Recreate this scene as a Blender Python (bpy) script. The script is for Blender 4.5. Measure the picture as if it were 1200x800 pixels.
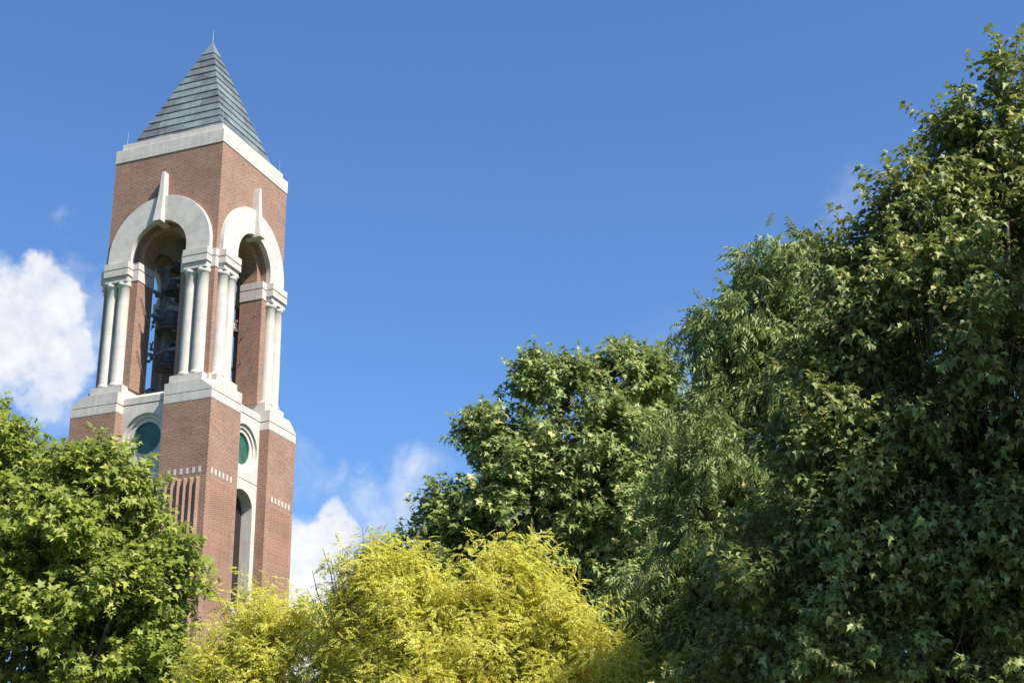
import bpy, bmesh, math, random
import numpy as np
from math import sin, cos, pi, radians, atan2, sqrt, tan
from mathutils import Vector, Matrix
from mathutils.geometry import tessellate_polygon

for _o in list(bpy.data.objects):
    bpy.data.objects.remove(_o)
SC = bpy.context.scene
COL = SC.collection

# ------------------------------------------------------------------ camera
EYE = 1.7
PITCH, ROLL = radians(21.32), radians(-0.714)
FPX = 1790.3                      # focal length in pixels of a 1200 px wide frame
cam_data = bpy.data.cameras.new('camera')
cam = bpy.data.objects.new('camera', cam_data)
COL.objects.link(cam)
cam_data.sensor_width = 36.0
cam_data.lens = FPX * 36.0 / 1200.0
cam_data.clip_start = 0.1
cam_data.clip_end = 6000
cam.matrix_world = (Matrix.Translation((0, 0, EYE)) @ Matrix.Rotation(pi / 2 + PITCH, 4, 'X')
                    @ Matrix.Rotation(ROLL, 4, 'Z'))
SC.camera = cam

# ------------------------------------------------------------------ light
SUN_EL = radians(49.0)
SUN_AZ = radians(-42.0)           # mathematical angle of the direction towards the sun in the xy plane
sun_dir = Vector((cos(SUN_EL) * cos(SUN_AZ), cos(SUN_EL) * sin(SUN_AZ), sin(SUN_EL)))
sl = bpy.data.lights.new('sun', 'SUN')
sl.energy = 4.9
sl.angle = radians(0.53)
sl.color = (1.0, 0.945, 0.86)
sun = bpy.data.objects.new('sun', sl)
COL.objects.link(sun)
sun.location = (20, -20, 40)
sun.rotation_euler = sun_dir.to_track_quat('Z', 'Y').to_euler()

SC.view_settings.view_transform = 'Standard'
SC.view_settings.look = 'None'
SC.view_settings.gamma = 1.0
SC.view_settings.use_curve_mapping = False
SC.view_settings.exposure = 0.95

# ------------------------------------------------------------------ node helpers
def newmat(name):
    m = bpy.data.materials.new(name)
    m.use_nodes = True
    nt = m.node_tree
    nt.nodes.clear()
    return m, nt

def nd(nt, typ, **kw):
    n = nt.nodes.new(typ)
    for k, v in kw.items():
        if k.startswith('i_'):
            n.inputs[k[2:].replace('_', ' ')].default_value = v
        else:
            setattr(n, k, v)
    return n

def lk(nt, a, b):
    nt.links.new(a, b)

def math_node(nt, op, a, b=None, clamp=False):
    n = nd(nt, 'ShaderNodeMath', operation=op, use_clamp=clamp)
    for i, v in enumerate((a, b)):
        if v is None:
            continue
        if isinstance(v, (int, float)):
            n.inputs[i].default_value = v
        else:
            lk(nt, v, n.inputs[i])
    return n.outputs[0]

def vmath(nt, op, a, b=None):
    n = nd(nt, 'ShaderNodeVectorMath', operation=op)
    for i, v in enumerate((a, b)):
        if v is None:
            continue
        if isinstance(v, (tuple, list, Vector)):
            n.inputs[i].default_value = tuple(v)
        else:
            lk(nt, v, n.inputs[i])
    return n

def ramp(nt, fac, stops, interp='LINEAR'):
    r = nd(nt, 'ShaderNodeValToRGB')
    r.color_ramp.interpolation = interp
    e = r.color_ramp.elements
    while len(e) > 1:
        e.remove(e[-1])
    for i, (p, c) in enumerate(stops):
        el = e[0] if i == 0 else e.new(p)
        el.position = p
        el.color = (*c, 1.0) if len(c) == 3 else c
    lk(nt, fac, r.inputs['Fac'])
    return r.outputs['Color']

def mixc(nt, fac, a, b, blend='MIX'):
    n = nd(nt, 'ShaderNodeMix', data_type='RGBA', blend_type=blend)
    if isinstance(fac, (int, float)):
        n.inputs[0].default_value = fac
    else:
        lk(nt, fac, n.inputs[0])
    for i, v in ((6, a), (7, b)):
        if isinstance(v, tuple):
            n.inputs[i].default_value = (*v, 1.0)
        else:
            lk(nt, v, n.inputs[i])
    return n.outputs[2]

# ------------------------------------------------------------------ pixel -> world (design aid: depth is chosen per object)
CAM_M = cam.matrix_world.copy()
def at(px, py, Y):
    """World point at forward distance Y (metres along +y) seen at photograph pixel (px, py)."""
    d = CAM_M.to_3x3() @ Vector(((px - 600) / FPX, -(py - 400) / FPX, -1.0))
    return Vector((0, 0, EYE)) + d * (Y / d.y)

# ------------------------------------------------------------------ world: sky with clouds
world = bpy.data.worlds.new('World')
SC.world = world
world.use_nodes = True
wt = world.node_tree
wt.nodes.clear()
sky = nd(wt, 'ShaderNodeTexSky', sky_type='NISHITA', sun_disc=False)
sky.sun_elevation = SUN_EL
sky.sun_rotation = pi / 2 - SUN_AZ
sky.altitude = 200
sky.air_density = 1.15
sky.dust_density = 0.1
sky.ozone_density = 2.2
tcw = nd(wt, 'ShaderNodeTexCoord')
DIRV = tcw.outputs['Generated']
def world_noise(scale, detail, off, rough=0.55):
    v = vmath(wt, 'ADD', DIRV, off)
    n = nd(wt, 'ShaderNodeTexNoise', i_Scale=scale, i_Detail=detail, i_Roughness=rough)
    lk(wt, v.outputs[0], n.inputs['Vector'])
    return n
warp = world_noise(11.0, 4.0, (3.1, 1.7, 0.4))
wv = vmath(wt, 'SUBTRACT', warp.outputs['Color'], (0.5, 0.5, 0.5))
wv2 = vmath(wt, 'SCALE', wv.outputs[0]); wv2.inputs['Scale'].default_value = 0.075
warp_b = world_noise(42.0, 5.0, (0.3, 5.7, 2.4))
wvb = vmath(wt, 'SUBTRACT', warp_b.outputs['Color'], (0.5, 0.5, 0.5))
wvb2 = vmath(wt, 'SCALE', wvb.outputs[0]); wvb2.inputs['Scale'].default_value = 0.040
warp_c = world_noise(130.0, 4.0, (2.3, 0.7, 6.4))
wvc = vmath(wt, 'SUBTRACT', warp_c.outputs['Color'], (0.5, 0.5, 0.5))
wvc2 = vmath(wt, 'SCALE', wvc.outputs[0]); wvc2.inputs['Scale'].default_value = 0.012
dirw = vmath(wt, 'ADD', vmath(wt, 'ADD', vmath(wt, 'ADD', DIRV, wv2.outputs[0]).outputs[0], wvb2.outputs[0]).outputs[0], wvc2.outputs[0]).outputs[0]
def blob(px, py, rx, strength, edge=0.55):
    d = (at(px, py, 100) - Vector((0, 0, EYE))).normalized()
    dist = vmath(wt, 'DISTANCE', dirw, tuple(d)).outputs['Value']
    mr = nd(wt, 'ShaderNodeMapRange', interpolation_type='SMOOTHSTEP')
    mr.inputs['From Min'].default_value = rx / FPX
    mr.inputs['From Max'].default_value = rx * edge / FPX
    mr.inputs['To Min'].default_value = 0.0
    mr.inputs['To Max'].default_value = strength
    lk(wt, dist, mr.inputs['Value'])
    return mr.outputs[0]
def fmax(lst):
    r = lst[0]
    for x in lst[1:]:
        r = math_node(wt, 'MAXIMUM', r, x)
    return r
dense = fmax([blob(8, 392, 72, 1.0), blob(66, 362, 50, 1.0), blob(48, 436, 58, 0.95), blob(84, 408, 46, 0.85), blob(40, 474, 46, 0.8),
              blob(-60, 400, 110, 1.0), blob(345, 660, 78, 1.0), blob(385, 625, 48, 1.0), blob(365, 720, 75, 1.0),
              blob(420, 690, 70, 0.9), blob(300, 740, 120, 1.0), blob(150, 650, 90, 0.85), blob(20, 680, 70, 0.8),
              blob(900, 860, 150, .8), blob(-300, 600, 170, 1.0), blob(1500, 700, 170, .9), blob(1700, 300, 120, .8)])
thin = fmax([blob(490, 575, 56, 0.60, 0.1), blob(440, 600, 56, 0.60, 0.1), blob(470, 625, 80, 0.55, 0.1), blob(395, 560, 34, 0.32, 0.0),
             blob(365, 545, 40, 0.25, 0.0), blob(90, 272, 24, 0.18, 0.0), blob(990, 240, 50, 0.25, 0.0), blob(40, 470, 60, 0.45, 0.1),
             blob(118, 385, 52, 0.55, 0.0), blob(100, 345, 40, .4, 0.0), blob(75, 480, 50, .45, 0.0), blob(110, 480, 50, 0.25, 0.0), blob(800, 420, 90, 0.10, 0.0)])
pn = world_noise(34.0, 6.0, (7.1, 0.2, 3.3), 0.6)
puff = nd(wt, 'ShaderNodeMapRange'); puff.inputs['From Min'].default_value = 0.30; puff.inputs['From Max'].default_value = 0.62
puff.inputs['To Min'].default_value = 0.45
lk(wt, pn.outputs['Fac'], puff.inputs['Value'])
thin2 = math_node(wt, 'MULTIPLY', thin, puff.outputs[0])
puff2 = nd(wt, 'ShaderNodeMapRange'); puff2.inputs['From Min'].default_value = 0.28; puff2.inputs['From Max'].default_value = 0.5
puff2.inputs['To Min'].default_value = 0.72
lk(wt, pn.outputs['Fac'], puff2.inputs['Value'])
dense2 = math_node(wt, 'MULTIPLY', dense, puff2.outputs[0])
cfac = math_node(wt, 'MAXIMUM', dense2, thin2, clamp=True)
sn = world_noise(16.0, 5.0, (1.9, 8.2, 0.6), 0.6)
ccol = ramp(wt, sn.outputs['Fac'], [(0.32, (0.64, 0.70, 0.80)), (0.60, (0.97, 0.97, 0.98))])
bg1 = nd(wt, 'ShaderNodeBackground', i_Strength=0.090)
lk(wt, mixc(wt, 1.0, sky.outputs[0], (0.555, 0.765, 1.03), 'MULTIPLY'), bg1.inputs['Color'])
bg2 = nd(wt, 'ShaderNodeBackground', i_Strength=0.56)
lk(wt, ccol, bg2.inputs['Color'])
wmix = nd(wt, 'ShaderNodeMixShader')
lk(wt, cfac, wmix.inputs[0]); lk(wt, bg1.outputs[0], wmix.inputs[1]); lk(wt, bg2.outputs[0], wmix.inputs[2])
wo = nd(wt, 'ShaderNodeOutputWorld')
lk(wt, wmix.outputs[0], wo.inputs[0])

# ------------------------------------------------------------------ materials
def box_uv(nt):
    """(u, v) on axis-aligned walls in object space: u runs along the wall, v is height."""
    tc = nd(nt, 'ShaderNodeTexCoord')
    sp = nd(nt, 'ShaderNodeSeparateXYZ'); lk(nt, tc.outputs['Object'], sp.inputs[0])
    sn_ = nd(nt, 'ShaderNodeSeparateXYZ'); lk(nt, tc.outputs['Normal'], sn_.inputs[0])
    ax = math_node(nt, 'ABSOLUTE', sn_.outputs[0]); ay = math_node(nt, 'ABSOLUTE', sn_.outputs[1])
    az = math_node(nt, 'ABSOLUTE', sn_.outputs[2])
    side = math_node(nt, 'GREATER_THAN', ax, ay)
    mu = nd(nt, 'ShaderNodeMix', data_type='FLOAT')
    lk(nt, side, mu.inputs[0]); lk(nt, sp.outputs[0], mu.inputs[2]); lk(nt, sp.outputs[1], mu.inputs[3])
    flat = math_node(nt, 'GREATER_THAN', az, 0.8)
    mv = nd(nt, 'ShaderNodeMix', data_type='FLOAT')
    lk(nt, flat, mv.inputs[0]); lk(nt, sp.outputs[2], mv.inputs[2]); lk(nt, sp.outputs[1], mv.inputs[3])
    cv = nd(nt, 'ShaderNodeCombineXYZ')
    lk(nt, mu.outputs[0], cv.inputs[0]); lk(nt, mv.outputs[0], cv.inputs[1])
    return tc, cv.outputs[0]

def brick_mat(name, c1, c2, c3, mortar):
    m, nt = newmat(name)
    tc, uv = box_uv(nt)
    b = nd(nt, 'ShaderNodeTexBrick', i_Scale=1.0)
    b.offset = 0.5
    b.inputs['Brick Width'].default_value = 0.29
    b.inputs['Row Height'].default_value = 0.098
    b.inputs['Mortar Size'].default_value = 0.011
    b.inputs['Mortar Smooth'].default_value = 0.2
    b.inputs['Bias'].default_value = -0.1
    b.inputs['Color1'].default_value = (*c1, 1)
    b.inputs['Color2'].default_value = (*c2, 1)
    b.inputs['Mortar'].default_value = (*mortar, 1)
    lk(nt, uv, b.inputs['Vector'])
    n = nd(nt, 'ShaderNodeTexNoise', i_Scale=0.9, i_Detail=5.0)
    lk(nt, tc.outputs['Object'], n.inputs['Vector'])
    f = ramp(nt, n.outputs['Fac'], [(0.3, (0.86, 0.86, 0.87)), (0.7, (1.1, 1.08, 1.06))])
    c = mixc(nt, 1.0, b.outputs['Color'], f, 'MULTIPLY')
    wn = nd(nt, 'ShaderNodeTexNoise', i_Scale=7.0, i_Detail=2.0)
    lk(nt, uv, wn.inputs['Vector'])
    c = mixc(nt, math_node(nt, 'MULTIPLY', math_node(nt, 'GREATER_THAN', wn.outputs['Fac'], 0.60), 0.35), c, c3)
    bs = nd(nt, 'ShaderNodeBsdfPrincipled', i_Roughness=0.88)
    bs.inputs['Specular IOR Level'].default_value = 0.25
    lk(nt, c, bs.inputs['Base Color'])
    bp = nd(nt, 'ShaderNodeBump', i_Strength=0.5, i_Distance=0.01, invert=True)
    lk(nt, b.outputs['Fac'], bp.inputs['Height'])
    lk(nt, bp.outputs[0], bs.inputs['Normal'])
    o = nd(nt, 'ShaderNodeOutputMaterial'); lk(nt, bs.outputs[0], o.inputs[0])
    return m

def stone_mat(name, base, joint_w=0.9, joint_h=1.35, joint=0.75, streak=0.08):
    m, nt = newmat(name)
    tc, uv = box_uv(nt)
    n = nd(nt, 'ShaderNodeTexNoise', i_Scale=1.6, i_Detail=7.0, i_Roughness=0.62)
    lk(nt, tc.outputs['Object'], n.inputs['Vector'])
    d = tuple(x * (1 - streak * 1.6) for x in base); l = tuple(min(1, x * (1 + streak * 0.6)) for x in base)
    c = ramp(nt, n.outputs['Fac'], [(0.32, d), (0.62, l)])
    mp = nd(nt, 'ShaderNodeMapping'); mp.inputs['Scale'].default_value = (5.0, 5.0, 0.35)
    lk(nt, tc.outputs['Object'], mp.inputs['Vector'])
    n2 = nd(nt, 'ShaderNodeTexNoise', i_Scale=1.5, i_Detail=4.0); lk(nt, mp.outputs[0], n2.inputs['Vector'])
    st = ramp(nt, n2.outputs['Fac'], [(0.38, (0.80, 0.78, 0.74)), (0.55, (1, 1, 1))])
    c = mixc(nt, 0.40, c, st, 'MULTIPLY')
    b = nd(nt, 'ShaderNodeTexBrick', i_Scale=1.0)
    b.inputs['Brick Width'].default_value = joint_w
    b.inputs['Row Height'].default_value = joint_h
    b.inputs['Mortar Size'].default_value = 0.010
    b.inputs['Color1'].default_value = (1, 1, 1, 1); b.inputs['Color2'].default_value = (0.93, 0.93, 0.92, 1)
    b.inputs['Mortar'].default_value = (joint, joint, joint * 0.98, 1)
    lk(nt, uv, b.inputs['Vector'])
    c = mixc(nt, 1.0, c, b.outputs['Color'], 'MULTIPLY')
    bs = nd(nt, 'ShaderNodeBsdfPrincipled', i_Roughness=0.8)
    bs.inputs['Specular IOR Level'].default_value = 0.25
    lk(nt, c, bs.inputs['Base Color'])
    fn = nd(nt, 'ShaderNodeTexNoise', i_Scale=30.0, i_Detail=3.0); lk(nt, tc.outputs['Object'], fn.inputs['Vector'])
    bp = nd(nt, 'ShaderNodeBump', i_Strength=0.15, i_Distance=0.01); lk(nt, fn.outputs['Fac'], bp.inputs['Height'])
    lk(nt, bp.outputs[0], bs.inputs['Normal'])
    o = nd(nt, 'ShaderNodeOutputMaterial'); lk(nt, bs.outputs[0], o.inputs[0])
    return m

def plain_mat(name, col, rough=0.6, metal=0.0, var=0.2, scale=3.0, spec=0.4):
    m, nt = newmat(name)
    tc = nd(nt, 'ShaderNodeTexCoord')
    n = nd(nt, 'ShaderNodeTexNoise', i_Scale=scale, i_Detail=6.0); lk(nt, tc.outputs['Object'], n.inputs['Vector'])
    c = ramp(nt, n.outputs['Fac'], [(0.3, tuple(x * (1 - var) for x in col)), (0.7, tuple(min(1, x * (1 + var)) for x in col))])
    bs = nd(nt, 'ShaderNodeBsdfPrincipled', i_Roughness=rough, i_Metallic=metal)
    bs.inputs['Specular IOR Level'].default_value = spec
    lk(nt, c, bs.inputs['Base Color'])
    o = nd(nt, 'ShaderNodeOutputMaterial'); lk(nt, bs.outputs[0], o.inputs[0])
    return m

def copper_mat(name):
    m, nt = newmat(name)
    tc, uv = box_uv(nt)
    sp = nd(nt, 'ShaderNodeSeparateXYZ'); lk(nt, tc.outputs['Object'], sp.inputs[0])
    b = nd(nt, 'ShaderNodeTexBrick', i_Scale=1.0)
    b.inputs['Brick Width'].default_value = 1.05
    b.inputs['Row Height'].default_value = COURSE
    b.inputs['Mortar Size'].default_value = 0.006
    b.inputs['Color1'].default_value = (0, 0, 0, 1); b.inputs['Color2'].default_value = (1, 1, 1, 1)
    b.inputs['Mortar'].default_value = (0.2, 0.2, 0.2, 1)
    off = nd(nt, 'ShaderNodeMapping'); off.inputs['Location'].default_value = (0.3, -((ROOF_Z0 + EYE) % COURSE), 0)
    lk(nt, uv, off.inputs['Vector']); lk(nt, off.outputs[0], b.inputs['Vector'])
    n = nd(nt, 'ShaderNodeTexNoise', i_Scale=1.3, i_Detail=7.0, i_Roughness=0.65); lk(nt, tc.outputs['Object'], n.inputs['Vector'])
    mp = nd(nt, 'ShaderNodeMapping'); mp.inputs['Scale'].default_value = (4.0, 4.0, 0.5)
    lk(nt, tc.outputs['Object'], mp.inputs['Vector'])
    n2 = nd(nt, 'ShaderNodeTexNoise', i_Scale=1.4, i_Detail=5.0); lk(nt, mp.outputs[0], n2.inputs['Vector'])
    f = math_node(nt, 'ADD', math_node(nt, 'ADD', 0.05, math_node(nt, 'MULTIPLY', b.outputs['Color'], 0.24)),
                  math_node(nt, 'ADD', math_node(nt, 'MULTIPLY', n.outputs['Fac'], 0.45), math_node(nt, 'MULTIPLY', n2.outputs['Fac'], 0.35)))
    c = ramp(nt, f, [(0.33, (0.062, 0.060, 0.066)), (0.48, (0.105, 0.118, 0.120)), (0.66, (0.155, 0.185, 0.182)), (0.88, (0.24, 0.29, 0.28))])
    bs = nd(nt, 'ShaderNodeBsdfPrincipled', i_Roughness=0.55, i_Metallic=0.1)
    bs.inputs['Specular IOR Level'].default_value = 0.45
    lk(nt, c, bs.inputs['Base Color'])
    o = nd(nt, 'ShaderNodeOutputMaterial'); lk(nt, bs.outputs[0], o.inputs[0])
    return m

ROOF_Z0, ROOF_Z1, ROOF_TOP = 37.0, 43.12, 43.97
N_COURSE = 12
COURSE = (ROOF_Z1 - ROOF_Z0) / N_COURSE
M_BRICK = brick_mat('red_brick', (0.282, 0.150, 0.104), (0.222, 0.112, 0.077), (0.135, 0.076, 0.057), (0.37, 0.295, 0.225))
M_BRICK_FIN = brick_mat('shaped_red_brick', (0.300, 0.162, 0.115), (0.250, 0.130, 0.090), (0.20, 0.108, 0.078), (0.37, 0.29, 0.22))
M_STONE = stone_mat('limestone', (0.545, 0.50, 0.445))
M_PANEL = stone_mat('limestone_panel', (0.545, 0.505, 0.45), 3.0, 3.13, 0.7)
M_COPPER = copper_mat('weathered_copper')
M_LEAD = plain_mat('grey_lead_cap', (0.27, 0.29, 0.31), 0.45, 0.5, 0.12)
M_ROD = plain_mat('galvanised_rod', (0.45, 0.46, 0.48), 0.4, 0.6, 0.1)
M_STEEL = plain_mat('painted_grey_steel', (0.19, 0.205, 0.215), 0.5, 0.0, 0.2)
M_BRONZE = plain_mat('dark_bell_bronze', (0.062, 0.070, 0.072), 0.45, 0.15, 0.35, 5.0)
M_GREEN = plain_mat('green_round_panel', (0.028, 0.105, 0.078), 0.4, 0.0, 0.28, 2.5)
M_DARK = plain_mat('dark_glass', (0.022, 0.017, 0.015), 0.3, 0.0, 0.2)
M_CONC = plain_mat('grey_concrete', (0.50, 0.47, 0.41), 0.85, 0.0, 0.12)

# ------------------------------------------------------------------ object helpers
def tag(o, label=None, cat=None, group=None, kind=None):
    if label: o['label'] = label
    if cat: o['category'] = cat
    if group: o['group'] = group
    if kind: o['kind'] = kind
    return o

def empty(name, loc=(0, 0, 0), rz=0.0):
    o = bpy.data.objects.new(name, None)
    o.empty_display_size = 0.5
    o.location = loc
    o.rotation_euler = (0, 0, rz)
    COL.objects.link(o)
    return o

class MB:
    """Collects shapes and links them as one mesh object. Tower frame: face coordinate u, outward distance d, height z."""
    def __init__(self):
        self.bm = bmesh.new()
    def poly(self, pts):
        self.bm.faces.new([self.bm.verts.new(p) for p in pts])
    def hull8(self, bot, top):
        """closed solid from two corresponding loops"""
        vb = [self.bm.verts.new(p) for p in bot]; vt = [self.bm.verts.new(p) for p in top]
        n = len(vb)
        self.bm.faces.new(vb[::-1]); self.bm.faces.new(vt)
        for i in range(n):
            self.bm.faces.new((vb[i], vb[(i + 1) % n], vt[(i + 1) % n], vt[i]))
        return self
    def box(self, x0, x1, y0, y1, z0, z1):
        return self.hull8([(x0, y0, z0), (x1, y0, z0), (x1, y1, z0), (x0, y1, z0)], [(x0, y0, z1), (x1, y0, z1), (x1, y1, z1), (x0, y1, z1)])
    def fbox(self, u0, u1, d0, d1, z0, z1):
        return self.box(u0, u1, -d1, -d0, z0, z1)
    def vprism(self, plan, z0, z1):
        return self.hull8([(x, y, z0) for x, y in plan], [(x, y, z1) for x, y in plan])
    def plate(self, outer, holes, d0, d1):
        """slab in the face plane: outline and holes are (u, z) loops, between distances d0 < d1 from the axis"""
        loops = [outer] + holes
        flat = [p for l in loops for p in l]
        tris = tessellate_polygon([[Vector((p[0], p[1], 0)) for p in l] for l in loops])
        vf = [self.bm.verts.new((p[0], -d1, p[1])) for p in flat]
        vk = [self.bm.verts.new((p[0], -d0, p[1])) for p in flat]
        for t in tris:
            try:
                self.bm.faces.new([vf[i] for i in t]); self.bm.faces.new([vk[i] for i in reversed(t)])
            except ValueError:
                pass
        k = 0
        for l in loops:
            n = len(l)
            for i in range(n):
                a, b = k + i, k + (i + 1) % n
                self.bm.faces.new((vf[a], vf[b], vk[b], vk[a]))
            k += n
        return self
    def revolve(self, prof, cx, cy, n=20, z0=0.0):
        rings = []
        for r, z in prof:
            rings.append([self.bm.verts.new((cx + r * cos(2 * pi * i / n), cy + r * sin(2 * pi * i / n), z + z0)) for i in range(n)])
        for a, b in zip(rings, rings[1:]):
            for i in range(n):
                self.bm.faces.new((a[i], a[(i + 1) % n], b[(i + 1) % n], b[i]))
        self.bm.faces.new(rings[0][::-1]); self.bm.faces.new(rings[-1])
        return self
    def disc(self, u, z, r0, r1, d0, d1, n=48):
        """annulus (or disc when r0 == 0) facing outwards"""
        oc = [(u + r1 * cos(2 * pi * i / n), z + r1 * sin(2 * pi * i / n)) for i in range(n)]
        ic = [[(u + r0 * cos(2 * pi * i / n), z + r0 * sin(2 * pi * i / n)) for i in range(n)]] if r0 > 0 else []
        return self.plate(oc, ic, d0, d1)
    def bar(self, a, b, w, h=None):
        a, b = Vector(a), Vector(b)
        h = h or w
        t = (b - a).normalized()
        s = t.cross(Vector((0, 0, 1)))
        if s.length < 1e-3: s = Vector((1, 0, 0))
        s.normalize(); q = t.cross(s)
        o4 = [s * w / 2 + q * h / 2, -s * w / 2 + q * h / 2, -s * w / 2 - q * h / 2, s * w / 2 - q * h / 2]
        return self.hull8([a + k for k in o4], [b + k for k in o4])
    def build(self, name, mat, parent=None, bevel=0.0, smooth=False, dz=EYE):
        bmesh.ops.recalc_face_normals(self.bm, faces=self.bm.faces)
        if bevel:
            es = [e for e in self.bm.edges if len(e.link_faces) == 2 and e.calc_face_angle(0) > 0.6]
            bmesh.ops.bevel(self.bm, geom=es, offset=bevel, segments=1, affect='EDGES', profile=0.5)
        if dz:
            bmesh.ops.translate(self.bm, vec=(0, 0, dz), verts=self.bm.verts)
        me = bpy.data.meshes.new(name)
        self.bm.to_mesh(me); self.bm.free()
        me.materials.append(mat)
        if smooth:
            me.polygons.foreach_set('use_smooth', [True] * len(me.polygons))
        o = bpy.data.objects.new(name, me)
        COL.objects.link(o)
        o.parent = parent
        return o

def copy_part(o, parent, k):
    """copy a part (and its sub-parts) to tower face k by turning it about the tower's axis"""
    c = o.copy(); COL.objects.link(c)
    c.parent = parent
    c.rotation_euler = (0, 0, k * pi / 2)
    for ch in list(o.children):
        d = ch.copy(); COL.objects.link(d); d.parent = c
    return c

# ------------------------------------------------------------------ ground
def ground_mat():
    m, nt = newmat('lawn')
    tc = nd(nt, 'ShaderNodeTexCoord')
    n = nd(nt, 'ShaderNodeTexNoise', i_Scale=0.25, i_Detail=8.0); lk(nt, tc.outputs['Object'], n.inputs['Vector'])
    c = ramp(nt, n.outputs['Fac'], [(0.3, (0.035, 0.06, 0.018)), (0.7, (0.07, 0.10, 0.03))])
    bs = nd(nt, 'ShaderNodeBsdfPrincipled', i_Roughness=0.9); lk(nt, c, bs.inputs['Base Color'])
    o = nd(nt, 'ShaderNodeOutputMaterial'); lk(nt, bs.outputs[0], o.inputs[0])
    return m
g = MB(); g.poly([(-2500, -2500, 0), (2500, -2500, 0), (2500, 2500, 0), (-2500, 2500, 0)])
tag(g.build('ground', ground_mat(), dz=0), kind='structure')

# ------------------------------------------------------------------ bell tower
S, P, A, PD = 3.78, 1.277, 3.066, 3.262       # shaft half width, inner pier edge, belfry half width, panel plane
T = empty('bell_tower', (-15.525, 69.0, 0.0), radians(-21.424))
tag(T, 'red brick bell tower with limestone arches, paired columns and a green copper pyramid roof', 'tower')
GZ = -EYE
def four(o):
    return [o] + [copy_part(o, T, k) for k in (1, 2, 3)]

# shaft piers with stone blocks and vertical brick fins
pier = MB().box(P, S, -S, -P, GZ, 22.545).build('brick_pier', M_BRICK, T)
for i in range(6):
    u, w = 1.735 + i * 0.322, 1.745 + i * 0.318
    u = 1.625 + i * 0.322
    tri = [(u, -S + .02), (u + .113, -S - .13), (u + .226, -S + .02)]
    m = MB(); m.hull8([(x, y, 6.0) for x, y in tri], [(x, y, 18.86 + .10 * (y > -S)) for x, y in tri]); m.build('brick_fin', M_BRICK_FIN, pier)
    tri = [(-y, -x) for x, y in tri]
    m = MB(); m.hull8([(x, y, 6.0) for x, y in tri], [(x, y, 18.86 + .10 * (x < S)) for x, y in tri]); m.build('brick_fin', M_BRICK_FIN, pier)
    MB().fbox(w, w + 0.135, S - 0.02, S + 0.012, 19.13, 19.40).build('stone_block', M_STONE, pier)
    MB().box(S - 0.02, S + 0.012, -w - 0.135, -w, 19.13, 19.40).build('stone_block', M_STONE, pier)
four(pier)

# stone band, canted pedestal and column plinths on each pier
bd = MB().box(P - 0.012, S + 0.012, -S - 0.012, -P + 0.012, 22.545, 22.945).build('stone_band', M_STONE, T, 0.012)
four(bd)
pe = MB()
s_, c_ = S + 0.004, 3.16
i_ = P - 0.02
pe.hull8([(i_, -i_, 22.985), (s_, -i_, 22.985), (s_, -s_, 22.985), (i_, -s_, 22.985)],
         [(i_, -i_, 23.06), (s_, -i_, 23.06), (s_, -s_, 23.06), (i_, -s_, 23.06)])
vb = [pe.bm.verts.new(p) for p in ((i_, -i_, 23.06), (s_, -i_, 23.06), (s_, -s_, 23.06), (i_, -s_, 23.06))]
vt = [pe.bm.verts.new(p) for p in ((i_, -i_, 23.52), (s_, -i_, 23.52), (s_, -c_, 23.52), (c_, -s_, 23.52), (i_, -s_, 23.52))]
pe.bm.faces.new(vb[::-1]); pe.bm.faces.new(vt)
pe.bm.faces.new((vb[0], vb[1], vt[1], vt[0])); pe.bm.faces.new((vb[1], vb[2], vt[2], vt[1]))
pe.bm.faces.new((vb[2], vt[3], vt[2])); pe.bm.faces.new((vb[2], vb[3], vt[4], vt[3])); pe.bm.faces.new((vb[3], vb[0], vt[0], vt[4]))
pe.box(i_ + .12, S - .12, -S + .12, -i_ - .12, 22.9, 23.0)
pe = pe.build('canted_pedestal', M_STONE, T)
four(pe)
# plan of the upper plinth: two arms under the column pairs with a notch at the corner
pl = MB()
plan = [(1.10, -1.10), (1.10, -2.0), (1.27, -2.0), (1.27, -3.50), (3.03, -3.50), (3.03, -3.20), (3.20, -3.20), (3.20, -3.03),
        (3.50, -3.03), (3.50, -1.27), (2.0, -1.27), (2.0, -1.10)]
pl.vprism(plan, 23.515, 23.98)
four(pl.build('column_plinth', M_STONE, T, 0.012))

# belfry piers (L-shaped brick) and their stone band
IN = 1.82
lp = [(1.2, -A), (A, -A), (A, -1.2), (IN, -1.2), (IN, -IN), (1.2, -IN)]
four(MB().vprism(lp, 23.9, 29.33).build('belfry_pier', M_BRICK, T))
def grow(pts, e):
    return [(1.2 - e, -A - e), (A + e, -A - e), (A + e, -1.2 + e), (IN - e, -1.2 + e), (IN - e, -IN + e), (1.2 - e, -IN + e)]
ib = MB().vprism(grow(lp, .03), 29.33, 29.872); ib.vprism(grow(lp, .03), 29.915, 30.27); ib.vprism(grow(lp, -.07), 29.86, 29.93)
ib = four(ib.build('impost_band', M_STONE, T, 0.012))

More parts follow.
